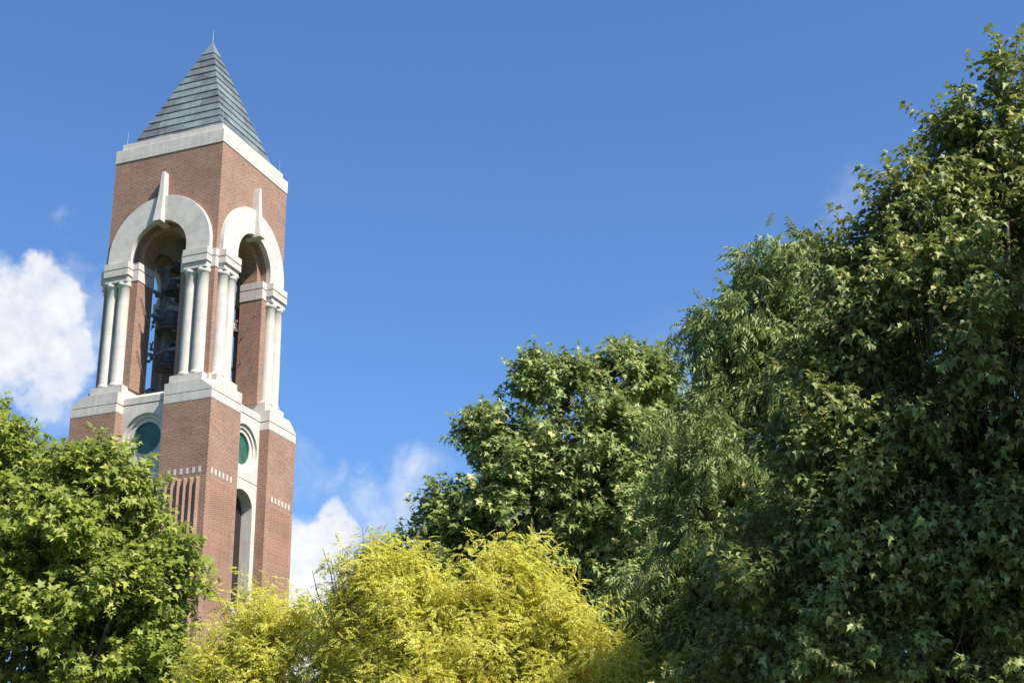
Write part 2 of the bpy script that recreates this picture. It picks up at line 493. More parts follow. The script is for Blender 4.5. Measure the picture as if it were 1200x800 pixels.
# impost caps above each pair of columns, and the columns
def mirror_pair(fn, name, mat, bevel=0.0, smooth=False):
    """one on each half of the face, then on the four faces"""
    out = []
    for sg in (1, -1):
        o = fn(sg).build(name, mat, T, bevel, smooth)
        out += four(o)
    return out
def cap(sg):
    m = MB()
    def fb(u0, u1, d0, d1, z0, z1):
        m.fbox(min(sg * u0, sg * u1), max(sg * u0, sg * u1), d0, d1, z0, z1)
    fb(1.50, 2.87, 3.0, 3.50, 29.915, 30.245)
    fb(1.60, 2.77, 3.0, 3.39, 29.86, 29.93)
    fb(1.50, 2.87, 3.0, 3.495, 29.55, 29.872)
    fb(1.56, 2.81, 3.0, 3.40, 29.30, 29.56)
    for cu in (1.875, 2.50):
        fb(cu - .30, cu + .30, 3.0, 3.44, 29.23, 29.35)
    return m
mirror_pair(cap, 'impost_cap', M_STONE, 0.010)
CR, CD = 0.295, 3.13
for cu in (1.875, 2.505):
    def col(sg, cu=cu):
        prof = [(CR + .075, 23.97), (CR + .075, 24.06), (CR + .05, 24.10), (CR + .015, 24.14), (CR + .005, 24.2), (CR, 26.0), (CR - .02, 28.2),
                (CR - .025, 29.0), (CR + .01, 29.03), (CR + .045, 29.09), (CR + .045, 29.16), (CR + .02, 29.20), (CR + .02, 29.26)]
        return MB().revolve(prof, sg * cu, -CD, 28)
    mirror_pair(col, 'column', M_STONE, 0.0, True)

# recessed stone panels with round window and tall arched slot
def slot_loop(hw, z0, zs, rise, n=20):
    return [(-hw, z0), (hw, z0)] + [(hw * cos(pi * i / n), zs + rise * sin(pi * i / n)) for i in range(n + 1)]
circ = lambda r, n=48: [(r * cos(2 * pi * i / n), 21.34 + r * sin(2 * pi * i / n)) for i in range(n)]
sp_ = MB()
sp_.plate([(-P - .1, 19.86), (P + .1, 19.86), (P + .1, 22.945), (-P - .1, 22.945)], [circ(1.15)], 2.30, PD)
sp_.plate([(-P - .1, GZ), (P + .1, GZ), (P + .1, 19.825), (-P - .1, 19.825)], [slot_loop(0.96, 13.9, 18.55, 0.80)], 2.30, PD)
sp_.fbox(-P - .1, P + .1, 2.3, PD - .12, 19.80, 19.88)
sp_ = sp_.build('stone_panel', M_PANEL, T)
rw = MB(); rw.disc(0, 21.34, 0.96, 1.16, 2.4, 3.16); rw.disc(0, 21.34, 0.76, 0.97, 2.4, 3.085)
rw = rw.build('round_window', M_STONE, T)
MB().disc(0, 21.34, 0, 0.78, 2.6, 2.995).build('green_panel', M_GREEN, rw)
MB().disc(0, 21.34, 0.70, 0.775, 2.9, 3.03).build('panel_rim', M_GREEN, rw)
aw = MB().fbox(-1.05, 1.05, 2.5, 2.70, 13.7, 19.5).build('slot_window', M_DARK, T)
four(sp_); four(rw); four(aw)
sill = MB()
pts = [(3.28, 22.985), (3.28, 23.30), (2.95, 23.53), (1.9, 23.53), (1.9, 22.985)]
sill.hull8([(-P + .018, -d, z) for d, z in pts], [(P - .018, -d, z) for d, z in pts])
sill.fbox(-P - .1, P + .1, 1.9, PD - .14, 22.9, 23.0)
four(sill.build('belfry_sill', M_STONE, T))
MB().box(-2.05, 2.05, -2.05, 2.05, 23.2, 23.5).build('belfry_floor', M_CONC, T)

# head of the belfry: brick walls with stilted arches
ZC = 30.64
def arch_wall(hw, r, ztop, n=24, zb=30.27):
    return [(-hw, zb), (-r, zb)] + [(-r * cos(pi * i / n), ZC + r * sin(pi * i / n)) for i in range(n + 1)] + [(r, zb), (hw, zb), (hw, ztop), (-hw, ztop)]
uw = MB()
def mitre_plate(m, r, d0, d1, ztop, e=0.0):
    prof0, prof1 = arch_wall(d0, r, ztop), arch_wall(d1, r, ztop)
    n = len(prof1)
    tris = tessellate_polygon([[Vector((p[0], p[1], 0)) for p in prof1]])
    vf = [m.bm.verts.new((p[0], -d1, p[1])) for p in prof1]; vk = [m.bm.verts.new((p[0], -d0, p[1])) for p in prof0]
    for t in tris:
        m.bm.faces.new([vf[i] for i in t]); m.bm.faces.new([vk[i] for i in reversed(t)])
    for i in range(n):
        if i in (n - 3, n - 1):        # mitre faces stay inside the corner
            continue
        m.bm.faces.new((vf[i], vf[(i + 1) % n], vk[(i + 1) % n], vk[i]))
mitre_plate(uw, 1.2, IN, 2.72, 35.907)
mitre_plate(uw, 1.53, 2.72, A, 35.907)
four(uw.build('belfry_wall', M_BRICK, T))
il = MB().plate(arch_wall(IN - .12, 1.36, 33.6), [], IN - .11, IN - .004)
four(il.build('inner_lining', M_CONC, T))
MB().box(-IN + .1, IN - .1, -IN + .1, IN - .1, 33.6, 33.9).build('belfry_ceiling', M_CONC, T)

# stone archivolts and keystones
def archivolt_mat():
    m, nt = newmat('limestone_voussoirs')
    tc = nd(nt, 'ShaderNodeTexCoord')
    sp = nd(nt, 'ShaderNodeSeparateXYZ'); lk(nt, tc.outputs['Object'], sp.inputs[0])
    ang = math_node(nt, 'ARCTAN2', math_node(nt, 'SUBTRACT', sp.outputs[2], ZC + EYE), sp.outputs[0])
    fr = math_node(nt, 'FRACT', math_node(nt, 'MULTIPLY', ang, 11 / pi))
    dj = math_node(nt, 'MINIMUM', fr, math_node(nt, 'SUBTRACT', 1.0, fr))
    cell = math_node(nt, 'FLOOR', math_node(nt, 'MULTIPLY', ang, 11 / pi))
    wn = nd(nt, 'ShaderNodeTexWhiteNoise', noise_dimensions='1D'); lk(nt, cell, wn.inputs['W'])
    n = nd(nt, 'ShaderNodeTexNoise', i_Scale=2.2, i_Detail=7.0, i_Roughness=0.6); lk(nt, tc.outputs['Object'], n.inputs['Vector'])
    c = ramp(nt, n.outputs['Fac'], [(0.3, (0.46, 0.425, 0.375)), (0.65, (0.57, 0.525, 0.465))])
    t = ramp(nt, wn.outputs['Value'], [(0, (0.9, 0.9, 0.9)), (1, (1.04, 1.03, 1.02))])
    c = mixc(nt, 1.0, c, t, 'MULTIPLY')
    j = math_node(nt, 'LESS_THAN', dj, 0.018)
    c = mixc(nt, math_node(nt, 'MULTIPLY', j, 0.5), c, (0.34, 0.32, 0.29))
    bs = nd(nt, 'ShaderNodeBsdfPrincipled', i_Roughness=0.8); bs.inputs['Specular IOR Level'].default_value = 0.25
    lk(nt, c, bs.inputs['Base Color'])
    o = nd(nt, 'ShaderNodeOutputMaterial'); lk(nt, bs.outputs[0], o.inputs[0])
    return m
def ring_loop(r0, r1, zb, n=40):
    return ([(-r1, zb)] + [(-r1 * cos(pi * i / n), ZC + r1 * sin(pi * i / n)) for i in range(n + 1)] + [(r1, zb), (r0, zb)]
            + [(r0 * cos(pi * i / n), ZC + r0 * sin(pi * i / n)) for i in range(n + 1)] + [(-r0, zb)])
ar = MB().plate(ring_loop(1.52, 2.835, 30.247), [], A - .05, 3.30)
four(ar.build('stone_arch', archivolt_mat(), T, 0.015))
ks = MB()
prof = [(2.2, 31.98), (3.66, 32.02), (3.55, 32.7), (3.46, 33.5), (3.42, 34.2), (3.41, 34.74), (3.0, 34.74), (3.0, 33.0), (2.2, 32.6)]
wid = [0.215, 0.215, 0.18, 0.145, 0.11, 0.085, 0.085, 0.165, 0.18]
ks.hull8([(-w, -d, z) for (d, z), w in zip(prof, wid)], [(w, -d, z) for (d, z), w in zip(prof, wid)])
four(ks.build('keystone', M_STONE, T, 0.008))

# cornice, stepped copper roof, cap and rods
co = MB().box(-3.10, 3.10, -3.10, 3.10, 35.907, 36.62)
co.box(-2.90, 2.90, -2.90, 2.90, 36.6, 37.03)
co.build('cornice', M_STONE, T, 0.02)
KR = 0.367
rf = MB()
for i in range(N_COURSE):
    z0, z1 = ROOF_Z0 + i * COURSE, ROOF_Z0 + (i + 1) * COURSE
    s0, s1 = KR * (ROOF_TOP - z0) + .072, KR * (ROOF_TOP - z1) + .012
    rf.hull8([(-s0 + .13, -s0 + .13, z0 - .10), (s0 - .13, -s0 + .13, z0 - .10), (s0 - .13, s0 - .13, z0 - .10), (-s0 + .13, s0 - .13, z0 - .10)],
             [(-s0 + .13, -s0 + .13, z0), (s0 - .13, -s0 + .13, z0), (s0 - .13, s0 - .13, z0), (-s0 + .13, s0 - .13, z0)])
    rf.hull8([(-s0, -s0, z0), (s0, -s0, z0), (s0, s0, z0), (-s0, s0, z0)], [(-s1, -s1, z1 + .01), (s1, -s1, z1 + .01), (s1, s1, z1 + .01), (-s1, s1, z1 + .01)])
    rf.box(-s0 + .002, s0 - .002, -s0 + .002, s0 - .002, z0 - .022, z0 + .003)
roof = rf.build('copper_roof', M_COPPER, T)
rc = MB(); s0 = KR * (ROOF_TOP - ROOF_Z1) + .075
rc.hull8([(-s0, -s0, ROOF_Z1 - .03), (s0, -s0, ROOF_Z1 - .03), (s0, s0, ROOF_Z1 - .03), (-s0, s0, ROOF_Z1 - .03)],
         [(-.015, -.015, 44.0), (.015, -.015, 44.0), (.015, .015, 44.0), (-.015, .015, 44.0)])
rc.build('roof_cap', M_LEAD, roof)
MB().revolve([(.022, 43.9), (.016, 44.4), (.006, 44.75)], 0, 0, 8).build('lightning_rod', M_ROD, roof)
for x, y in ((-2.75, -2.75), (2.75, -2.75), (2.75, 2.75), (-2.75, 2.75)):
    MB().revolve([(.014, 37.0), (.011, 37.55), (.005, 37.85)], x, y, 8).build('lightning_rod', M_ROD, T)
# slanting steel rods beside the jambs of each opening
for sg in (1, -1):
    m = MB()
    for z in (28.54, 27.24, 25.86):
        m.bar((sg * 1.13, -2.74, z), (sg * 1.13, -2.08, z - 1.12), .035)
        m.bar((sg * 1.20, -2.74, z), (sg * 1.12, -2.74, z), .03); m.bar((sg * 1.20, -2.08, z - 1.12), (sg * 1.12, -2.08, z - 1.12), .03)
    four(m.build('brace_rods', M_STEEL, T))

# ------------------------------------------------------------------ carillon inside the belfry
TM = Matrix.Translation(T.location) @ Matrix.Rotation(T.rotation_euler.z, 4, 'Z')
def tower_empty(name, x, y, z):
    w = TM @ Vector((x, y, z + EYE))
    return empty(name, w, T.rotation_euler.z)
fr = tower_empty('bell_rack', 0, 0, 23.5)
tag(fr, 'dark grey steel rack carrying the bells inside the open belfry of the brick tower', 'bell rack')
for x in (-1.22, 1.22):
    for y in (-0.85, 0.85):
        MB().box(x - .15, x + .15, y - .11, y + .11, 0, 7.45).build('post', M_STEEL, fr, dz=0)
for z in (7.3, 6.0, 4.75, 2.75, 0.9):
    for y in (-0.85, 0.85):
        MB().box(-1.7, 1.7, y - .075, y + .075, z - .09, z + .09).build('beam', M_STEEL, fr, dz=0)
    for x in (-1.22, 1.22):
        MB().box(x - .06, x + .06, -1.7, 1.7, z - .26, z - .1).build('beam', M_STEEL, fr, dz=0)
    MB().box(-.06, .06, -1.5, 1.5, z - .08, z + .07).build('beam', M_STEEL, fr, dz=0)
rng = random.Random(5)
for i in range(84):
    x, y, z = rng.uniform(-1.6, (1.4, .2)[i % 2]), rng.choice((-1.35, -1.15, -.9, .2, 1.0, 1.3)), rng.choice((.4, .8, 2.3, 2.9, 4.3, 4.9, 5.9, 6.2, 6.9, 7.1)) + rng.uniform(-.25, .3)
    dx, dy, dz_ = rng.uniform(-.35, .35), rng.uniform(-.25, .25), rng.uniform(-.35, .35)
    lv = MB()
    lv.bar((x, y, z), (x + dx, y + dy, z + dz_), rng.uniform(.03, .07))
    lv.box(x - .06, x + .06, y - .05, y + .05, z - .07, z + .06)
    lv.build('lever', M_STEEL, fr, dz=0)
for i in range(14):                    # battery of striker boxes at the back of the rack
    x, z = -1.45 + (i % 7) * .42, (5.15, 6.25)[i // 7]
    m = MB().box(x - .17, x + .17, .62, .95, z, z + .62)
    m.bar((x, .6, z + .3), (x + .05, .25, z + .05), .05)
    m.build('striker_box', M_BRONZE, fr, dz=0)

BELL_PROF = [(0.05, 0.0), (0.30, -0.02), (0.47, -0.08), (0.53, -0.20), (0.56, -0.45), (0.60, -0.70), (0.67, -0.92), (0.78, -1.10), (0.93, -1.24),
             (1.0, -1.32), (1.0, -1.36), (0.90, -1.34), (0.70, -1.15), (0.56, -0.8), (0.48, -0.2), (0.05, -0.12)]
def bell(x, y, zrim, r, label):
    h = 1.36 * r
    e = tower_empty('bell', x, y, zrim + h)
    tag(e, label, 'bell', 'carillon bells in the tower')
    m = MB()
    n = 32
    prof = [(a * r, b * r) for a, b in BELL_PROF]
    m.revolve(prof, 0, 0, n)
    for q in (.62, .66, 1.0):
        rr = r * (.585 if q < 1 else .735)
        m.revolve([(rr, -q * r - .01), (rr + .018 * r + .006, -q * r), (rr, -q * r + .01)], 0, 0, n)
    m.build('bell_body', M_BRONZE, e, smooth=True, dz=0)
    MB().box(-.62 * r, .62 * r, -.13 * r, .13 * r, 0.0, .26 * r).build('yoke', M_STEEL, e, .01, dz=0)
    c = MB(); c.bar((0, 0, -.1 * r), (.1 * r, 0, -1.12 * r), .07 * r); c.revolve([(.03 * r, -1.28 * r), (.13 * r, -1.2 * r), (.13 * r, -1.1 * r), (.03 * r, -1.02 * r)], .1 * r, 0, 12)
    c.build('clapper', M_STEEL, e, dz=0)
    return e
bell(-0.42, -1.12, 27.22, 0.82, 'large dark bell hanging at mid height in the left arch of the belfry')
bell(-0.40, -1.22, 29.25, 0.52, 'dark bell above the large mid-height bell in the left arch')
bell(-0.45, -1.20, 25.35, 0.66, 'dark bell just above the stone sill in the left arch')
bell(-1.30, 0.45, 26.55, 0.60, 'dark bell partly against the sky at the left jamb of the left arch')
bell(-0.35, -1.15, 30.45, 0.36, 'small bell highest under the beams in the left arch')
bell(1.47, 1.22, 27.75, 0.42, 'small pale-lit bell seen through the right arch beside its brick jamb')

# ------------------------------------------------------------------ trees
def leaf_shader(name, cols, trans, rough=0.42, spec=0.5, tfac=0.32, back=None):
    """cols: colour stops picked per leaf; trans: colour of light passing through"""
    m, nt = newmat(name)
    ge = nd(nt, 'ShaderNodeNewGeometry')
    c = ramp(nt, ge.outputs['Random Per Island'], cols)
    if back:
        c2 = mixc(nt, 0.65, c, back)
        c = mixc(nt, ge.outputs['Backfacing'], c, c2)
    bs = nd(nt, 'ShaderNodeBsdfPrincipled', i_Roughness=rough)
    bs.inputs['Specular IOR Level'].default_value = spec
    lk(nt, c, bs.inputs['Base Color'])
    tr = nd(nt, 'ShaderNodeBsdfTranslucent')
    t2 = mixc(nt, 0.6, c, trans)
    lk(nt, t2, tr.inputs['Color'])
    mx = nd(nt, 'ShaderNodeMixShader'); mx.inputs[0].default_value = tfac
    lk(nt, bs.outputs[0], mx.inputs[1]); lk(nt, tr.outputs[0], mx.inputs[2])
    o = nd(nt, 'ShaderNodeOutputMaterial'); lk(nt, mx.outputs[0], o.inputs[0])
    return m

def bark_mat(name, col):
    m, nt = newmat(name)
    tc = nd(nt, 'ShaderNodeTexCoord')
    mp = nd(nt, 'ShaderNodeMapping'); mp.inputs['Scale'].default_value = (9, 9, 1.4); lk(nt, tc.outputs['Object'], mp.inputs['Vector'])
    n = nd(nt, 'ShaderNodeTexNoise', i_Scale=2.0, i_Detail=8.0, i_Roughness=0.7); lk(nt, mp.outputs[0], n.inputs['Vector'])
    c = ramp(nt, n.outputs['Fac'], [(0.35, tuple(x * .5 for x in col)), (0.65, tuple(x * 1.3 for x in col))])
    bs = nd(nt, 'ShaderNodeBsdfPrincipled', i_Roughness=0.9); lk(nt, c, bs.inputs['Base Color'])
    bp = nd(nt, 'ShaderNodeBump', i_Strength=0.7, i_Distance=0.02); lk(nt, n.outputs['Fac'], bp.inputs['Height']); lk(nt, bp.outputs[0], bs.inputs['Normal'])
    o = nd(nt, 'ShaderNodeOutputMaterial'); lk(nt, bs.outputs[0], o.inputs[0])
    return m

def np_mesh(name, verts, tris, mat, parent, smooth=False):
    me = bpy.data.meshes.new(name)
    nv, nf = len(verts), len(tris)
    me.vertices.add(nv); me.vertices.foreach_set('co', np.ascontiguousarray(verts, dtype=np.float32).ravel())
    me.loops.add(nf * 3); me.loops.foreach_set('vertex_index', np.ascontiguousarray(tris, dtype=np.int32).ravel())
    me.polygons.add(nf); me.polygons.foreach_set('loop_start', np.arange(0, nf * 3, 3, dtype=np.int32))
    if smooth:
        me.polygons.foreach_set('use_smooth', np.ones(nf, dtype=bool))
    me.update(calc_edges=True)
    me.materials.append(mat)
    o = bpy.data.objects.new(name, me); COL.objects.link(o); o.parent = parent
    return o

def unit(v):
    return v / np.maximum(np.linalg.norm(v, axis=-1, keepdims=True), 1e-9)

# leaf templates: (verts with y along the leaf, x across, z out of the blade; triangles)
def fan_leaf(right, fold=0.22, curl=0.25):
    pts = [(0.0, 0.0)] + right + [(0.0, 1.0)] + [(-x, y) for x, y in reversed(right)]
    ctr = (0.0, 0.36)
    v = [ctr] + pts
    v = np.array([(x, y, fold * abs(x) - curl * y * y) for x, y in v], dtype=np.float32)
    n = len(pts)
    t = np.array([(0, 1 + i, 1 + (i + 1) % n) for i in range(n)], dtype=np.int32)
    return v, t
_MAPLE = [(0.16, -0.06), (0.44, 0.02), (0.30, 0.22), (0.58, 0.52), (0.22, 0.56)]
_STAR = [(0.40, 0.02), (0.20, 0.22), (0.56, 0.50), (0.16, 0.50)]
_FIELD = [(0.20, -0.05), (0.46, 0.10), (0.32, 0.30), (0.52, 0.62), (0.22, 0.66)]
_NARROW = [(0.14, -0.03), (0.34, 0.12), (0.24, 0.30), (0.36, 0.58), (0.17, 0.66)]
L_MAPLES = [fan_leaf(_MAPLE, .12, .15), fan_leaf(_MAPLE, .35, .45), fan_leaf(_STAR, .25, .30), fan_leaf(_MAPLE, .60, .20), fan_leaf(_MAPLE, -.15, .65)]
L_STARS = [fan_leaf(_STAR, .10, .10), fan_leaf(_STAR, .35, .35), fan_leaf(_STAR, .60, .55), fan_leaf(_MAPLE, .30, .45)]
L_FIELDS = [fan_leaf(_FIELD, .20, .20), fan_leaf(_FIELD, .50, .55), fan_leaf(_FIELD, .85, .35), fan_leaf(_NARROW, .45, .75), fan_leaf(_NARROW, .70, .20), fan_leaf(_MAPLE, .40, .80)]
def pinnate(n_pairs, lw, ll, rach, droop, seed, hang=0.0, curv=0.2):
    """compound leaf along +y, leaflets in pairs; unit length = whole rachis"""
    r = np.random.RandomState(seed)
    V, Tt = [], []
    def leaflet(base, dr, l, w, nrm):
        dr = unit(np.array(dr)); side = unit(np.cross(nrm, dr)); nn = np.cross(dr, side)
        k = len(V)
        b = np.array(base)
        V.extend([b, b + dr * l * .42 + side * w + nn * w * .5, b + dr * l * .42 - side * w + nn * w * .5, b + dr * l - nn * l * curv, b + dr * l * .5])
        Tt.extend([(k, k + 4, k + 1), (k + 4, k + 3, k + 1), (k, k + 2, k + 4), (k + 4, k + 2, k + 3)])
    for i in range(n_pairs):
        f = (i + 1.0) / (n_pairs + .6)
        y = f; z = -droop * f * f
        for sg in (-1, 1):
            ll_ = ll * (1.0 - .25 * abs(f - .5)) * r.uniform(.85, 1.12)
            d = np.array((sg * 1.0, .55 + r.uniform(-.2, .2), -hang + r.uniform(-.2, .2)))
            leaflet((0, y, z), d, ll_, lw, np.array((r.uniform(-.3, .3), r.uniform(-.3, .3), 1.0)))
    leaflet((0, 1, -droop), (0, 1, -droop - hang * .6), ll, lw, np.array((0, 0, 1.0)))
    k = len(V)
    V.extend([np.array((-.012, 0, 0)), np.array((.012, 0, 0)), np.array((0, 1.0, -droop)), np.array((0, .5, -droop * .25))])
    Tt.extend([(k, k + 1, k + 3), (k + 3, k + 1, k + 2)])
    return np.array(V, dtype=np.float32), np.array(Tt, dtype=np.int32)

def instance(templ, pos, tdir, nrm, scale):
    """place template copies: tdir = leaf direction, nrm = blade normal"""
    V, Tt = templ
    t = unit(tdir)
    x = unit(np.cross(t, nrm)); z = np.cross(x, t)
    N = len(pos)
    s = scale[:, None, None]
    verts = pos[:, None, :] + s * (V[None, :, 0, None] * x[:, None, :] + V[None, :, 1, None] * t[:, None, :] + V[None, :, 2, None] * z[:, None, :])
    tris = Tt[None] + (np.arange(N, dtype=np.int32) * len(V))[:, None, None]
    return verts.reshape(-1, 3).astype(np.float32), tris.reshape(-1, 3)

def merge(parts):
    vs, ts, k = [], [], 0
    for v, t in parts:
        vs.append(v); ts.append(t + k); k += len(v)
    return np.concatenate(vs), np.concatenate(ts)

def sticks(a, b, ra, rb, n=3):
    """thin tapered rods from points a to b"""
    a, b = np.asarray(a, dtype=float), np.asarray(b, dtype=float)
    t = unit(b - a)
    ref = np.where(np.abs(t[:, 2:3]) > .9, np.array([[1., 0, 0]]), np.array([[0, 0, 1.]]))
    x = unit(np.cross(t, ref)); y = np.cross(t, x)
    ang = np.arange(n) * 2 * pi / n
    off = np.cos(ang)[None, :, None] * x[:, None] + np.sin(ang)[None, :, None] * y[:, None]
    ra = np.broadcast_to(ra, (len(a),))[:, None, None]; rb = np.broadcast_to(rb, (len(a),))[:, None, None]
    v = np.concatenate([a[:, None] + off * ra, b[:, None] + off * rb], 1)
    q = []
    for i in range(n):
        j = (i + 1) % n
        q += [(i, j, n + j), (i, n + j, n + i)]
    tr = np.array(q, dtype=np.int32)[None] + (np.arange(len(a), dtype=np.int32) * 2 * n)[:, None, None]
    return v.reshape(-1, 3).astype(np.float32), tr.reshape(-1, 3)

def tube(path, radii, n=9):
    P_ = np.array(path, dtype=float); m = len(P_)
    tg = unit(np.gradient(P_, axis=0))
    v = []
    for i in range(m):
        ref = np.array([1., 0, 0]) if abs(tg[i, 2]) > .8 else np.array([0, 0, 1.])
        x = unit(np.cross(tg[i], ref)[None])[0]; y = np.cross(tg[i], x)
        for k in range(n):
            a_ = 2 * pi * k / n
            v.append(P_[i] + radii[i] * (cos(a_) * x + sin(a_) * y))
    t = []
    for i in range(m - 1):
        for k in range(n):
            j = (k + 1) % n
            t += [(i * n + k, i * n + j, (i + 1) * n + j), (i * n + k, (i + 1) * n + j, (i + 1) * n + k)]
    return np.array(v, dtype=np.float32), np.array(t, dtype=np.int32)

def bez(a, b, c, n):
    s = np.linspace(0, 1, n)[:, None]
    return (1 - s) ** 2 * a + 2 * s * (1 - s) * b + s * s * c

def make_tree(name, label, cat, base, fork, lobes, seed, leaf_mat, bark, leaves, leaf_size, density, twig_len, up=0.35, droop=0.0,
              node_gap=0.07, clump=0.42, trunk_r=0.22, mode='simple', group=None, twig_r=0.006, twig_mat=None, inner=0.25, spikes=(), gap_r=0.82, upw=.45, sunw=.55, bare=()):
    """lobes: (centre Vector, radius, flatten z). density: twigs per square metre of lobe surface."""
    rg = np.random.RandomState(seed)
    root = empty(name, (base[0], base[1], 0))
    tag(root, label, cat, group)
    org = np.array((base[0], base[1], 0.0))
    C = np.array([l[0] for l in lobes]); R_ = np.array([l[1] for l in lobes]); F = np.array([l[2] if len(l) > 2 else 1.0 for l in lobes])
    wood = []
    fk = np.array((base[0] + fork[0], base[1] + fork[1], fork[2]))
    pth = bez(org, (org + fk) / 2 + rg.normal(0, .12, 3) * (1, 1, 0), fk, 9)
    wood.append(tube(pth, np.linspace(trunk_r * 1.25, trunk_r * .72, 9), 12))
    thin_a, thin_b, thin_ra, thin_rb = [], [], [], []
    tw_o, tw_d, tw_l = [], [], []
    for li in range(len(C)):
        c, r, fz = C[li], R_[li], F[li]
        low = fk + (c - fk) * 0.12
        mid = fk * .5 + c * .5 + np.array((0, 0, -.15 * np.linalg.norm(c - fk))) * (1 if c[2] > fk[2] else -1) + rg.normal(0, .15, 3)
        lp_ = bez(low - (c - fk) * .1, mid, c, 8)
        rr = trunk_r * .5 * min(1.0, r / R_.max() + .15)
        wood.append(tube(lp_, np.linspace(rr, max(.012, rr * .22), 8), 7))
        # sub-clumps over the lobe's surface
        ncl = max(6, int(4.6 * (r / (clump)) ** 2 * .55))
        dirs = unit(rg.normal(0, 1, (ncl, 3)))
        rad = r * rg.uniform(.55, 1.0, ncl) ** .7
        cc = c + dirs * rad[:, None] * np.array((1, 1, fz))
        keep = np.ones(ncl, bool)
        for lj in range(len(C)):
            if lj != li:
                q = (cc - C[lj]) / (R_[lj] * np.array((1, 1, F[lj])))
                keep &= ~((np.linalg.norm(q, axis=1) < gap_r - .27) & (rg.uniform(0, 1, ncl) > inner))
        cc, dirs = cc[keep], dirs[keep]
        # a branch from the limb to each clump
        anchor = lp_[rg.randint(4, 8, len(cc))]
        midp = anchor * .45 + cc * .55 + rg.normal(0, .06 * r, cc.shape)
        br = max(.005, .007 * r / .8)
        thin_a += [anchor, midp]; thin_b += [midp, cc]
        thin_ra += [np.full(len(cc), br * 1.5), np.full(len(cc), br)]; thin_rb += [np.full(len(cc), br), np.full(len(cc), br * .5)]
        ntw = max(3, int(density * clump * clump * 3.0))
        k = rg.poisson(ntw, len(cc)) + 1
        idx = np.repeat(np.arange(len(cc)), k)
        o_ = cc[idx] + rg.normal(0, clump * .36, (len(idx), 3))
        od = unit(o_ - cc[idx] + 1e-6)
        d_ = unit(od * .75 + dirs[idx] * .8 + rg.normal(0, .35, o_.shape) + np.array((0, 0, up)))
        tw_o.append(o_ - d_ * twig_len * .25); tw_d.append(d_); tw_l.append(twig_len * rg.uniform(.55, 1.25, len(idx)))
    for (sp_pos, sp_dir, sp_len) in spikes:
        tw_o.append(np.array([sp_pos])); tw_d.append(unit(np.array([sp_dir], dtype=float))); tw_l.append(np.array([sp_len]))
    o_, d_, l_ = np.concatenate(tw_o), np.concatenate(tw_d), np.concatenate(tw_l)
    # drop what lies below the reach of the crown
    ok = o_[:, 2] > 1.2
    o_, d_, l_ = o_[ok], d_[ok], l_[ok]
    sag = np.array((0, 0, -1.0))
    def along(t):
        return o_ + d_ * (l_ * t)[:, None] + sag * (droop * l_ * t * t)[:, None]
    mids = along(.5); ends = along(1.0)
    big = rg.uniform(0, 1, len(o_)) < 0.75
    thin_a += [o_[big], mids[big]]; thin_b += [mids[big], ends[big]]
    thin_ra += [np.full(big.sum(), twig_r), np.full(big.sum(), twig_r * .75)]; thin_rb += [np.full(big.sum(), twig_r * .75), np.full(big.sum(), twig_r * .4)]
    for p0, p1, w in bare:            # leafless twigs
        kink = p0 * .45 + p1 * .55 + rg.normal(0, .03, 3)
        side = kink + unit((p1 - p0)[None])[0] * .16 + rg.normal(0, .09, 3)
        thin_a += [np.array([p0]), np.array([kink]), np.array([kink])]; thin_b += [np.array([kink]), np.array([p1]), np.array([side])]
        thin_ra += [np.array([w]), np.array([w * .75]), np.array([w * .6])]; thin_rb += [np.array([w * .75]), np.array([w * .35]), np.array([w * .3])]
    lp_pos, lp_t, lp_n, lp_s = [], [], [], []
    nmax = int(np.ceil(l_.max() / node_gap))
    for j in range(nmax + 1):
        tt = 1.0 - j * node_gap / l_
        sel = tt > (.12 if mode == 'simple' else .02)
        if not sel.any():
            continue
        pos = o_ + d_ * (l_ * tt)[:, None] + sag * (droop * l_ * tt * tt)[:, None]
        tang = unit(d_ + sag * (2 * droop * tt)[:, None])
        perp = unit(np.cross(tang, np.array((0, 0, 1.0)) + rg.normal(0, .25, tang.shape)))
        if j % 2: perp = unit(np.cross(tang, perp))
        for sg in ((1, -1) if j else (1, -1, 0)):
            p, t_, s_n = pos[sel], tang[sel], perp[sel]
            n = len(p)
            dirn = unit(s_n * sg * (.9 if sg else 0) + t_ * (.55 if sg else 1.0) + rg.normal(0, .22, (n, 3)) + sag * (.28 + droop * .5))
            nn = unit(np.array((0, 0, 1.0)) * upw + d_[sel] * .45 + np.array(sun_dir) * sunw + rg.normal(0, .40, (n, 3)))
            sc = leaf_size * rg.uniform(.55, 1.18, n) * (1 - .3 * np.clip(1 - tt[sel] * 0 - j * .12, 0, 1) * .6)
            lp_pos.append(p + dirn * (.22 * leaf_size)); lp_t.append(dirn); lp_n.append(nn); lp_s.append(sc)
    Pp, Tt_, Nn, Ss = (np.concatenate(x) for x in (lp_pos, lp_t, lp_n, lp_s))
    parts = []
    pick = rg.randint(0, len(leaves), len(Pp))
    for k, tm in enumerate(leaves):
        m_ = pick == k
        if m_.any():
            parts.append(instance(tm, Pp[m_], Tt_[m_], Nn[m_], Ss[m_]))
    v, t = merge(parts)
    v -= org.astype(np.float32)
    np_mesh('crown', v, t, leaf_mat, root)
    v, t = merge(wood); v -= org.astype(np.float32)
    np_mesh('trunk', v, t, bark, root, True)
    v, t = sticks(np.concatenate(thin_a), np.concatenate(thin_b), np.concatenate(thin_ra), np.concatenate(thin_rb))
    v -= org.astype(np.float32)
    np_mesh('branches', v, t, twig_mat or bark, root)
    print(name, 'twigs', len(o_), 'leaves', len(Pp))
    return root

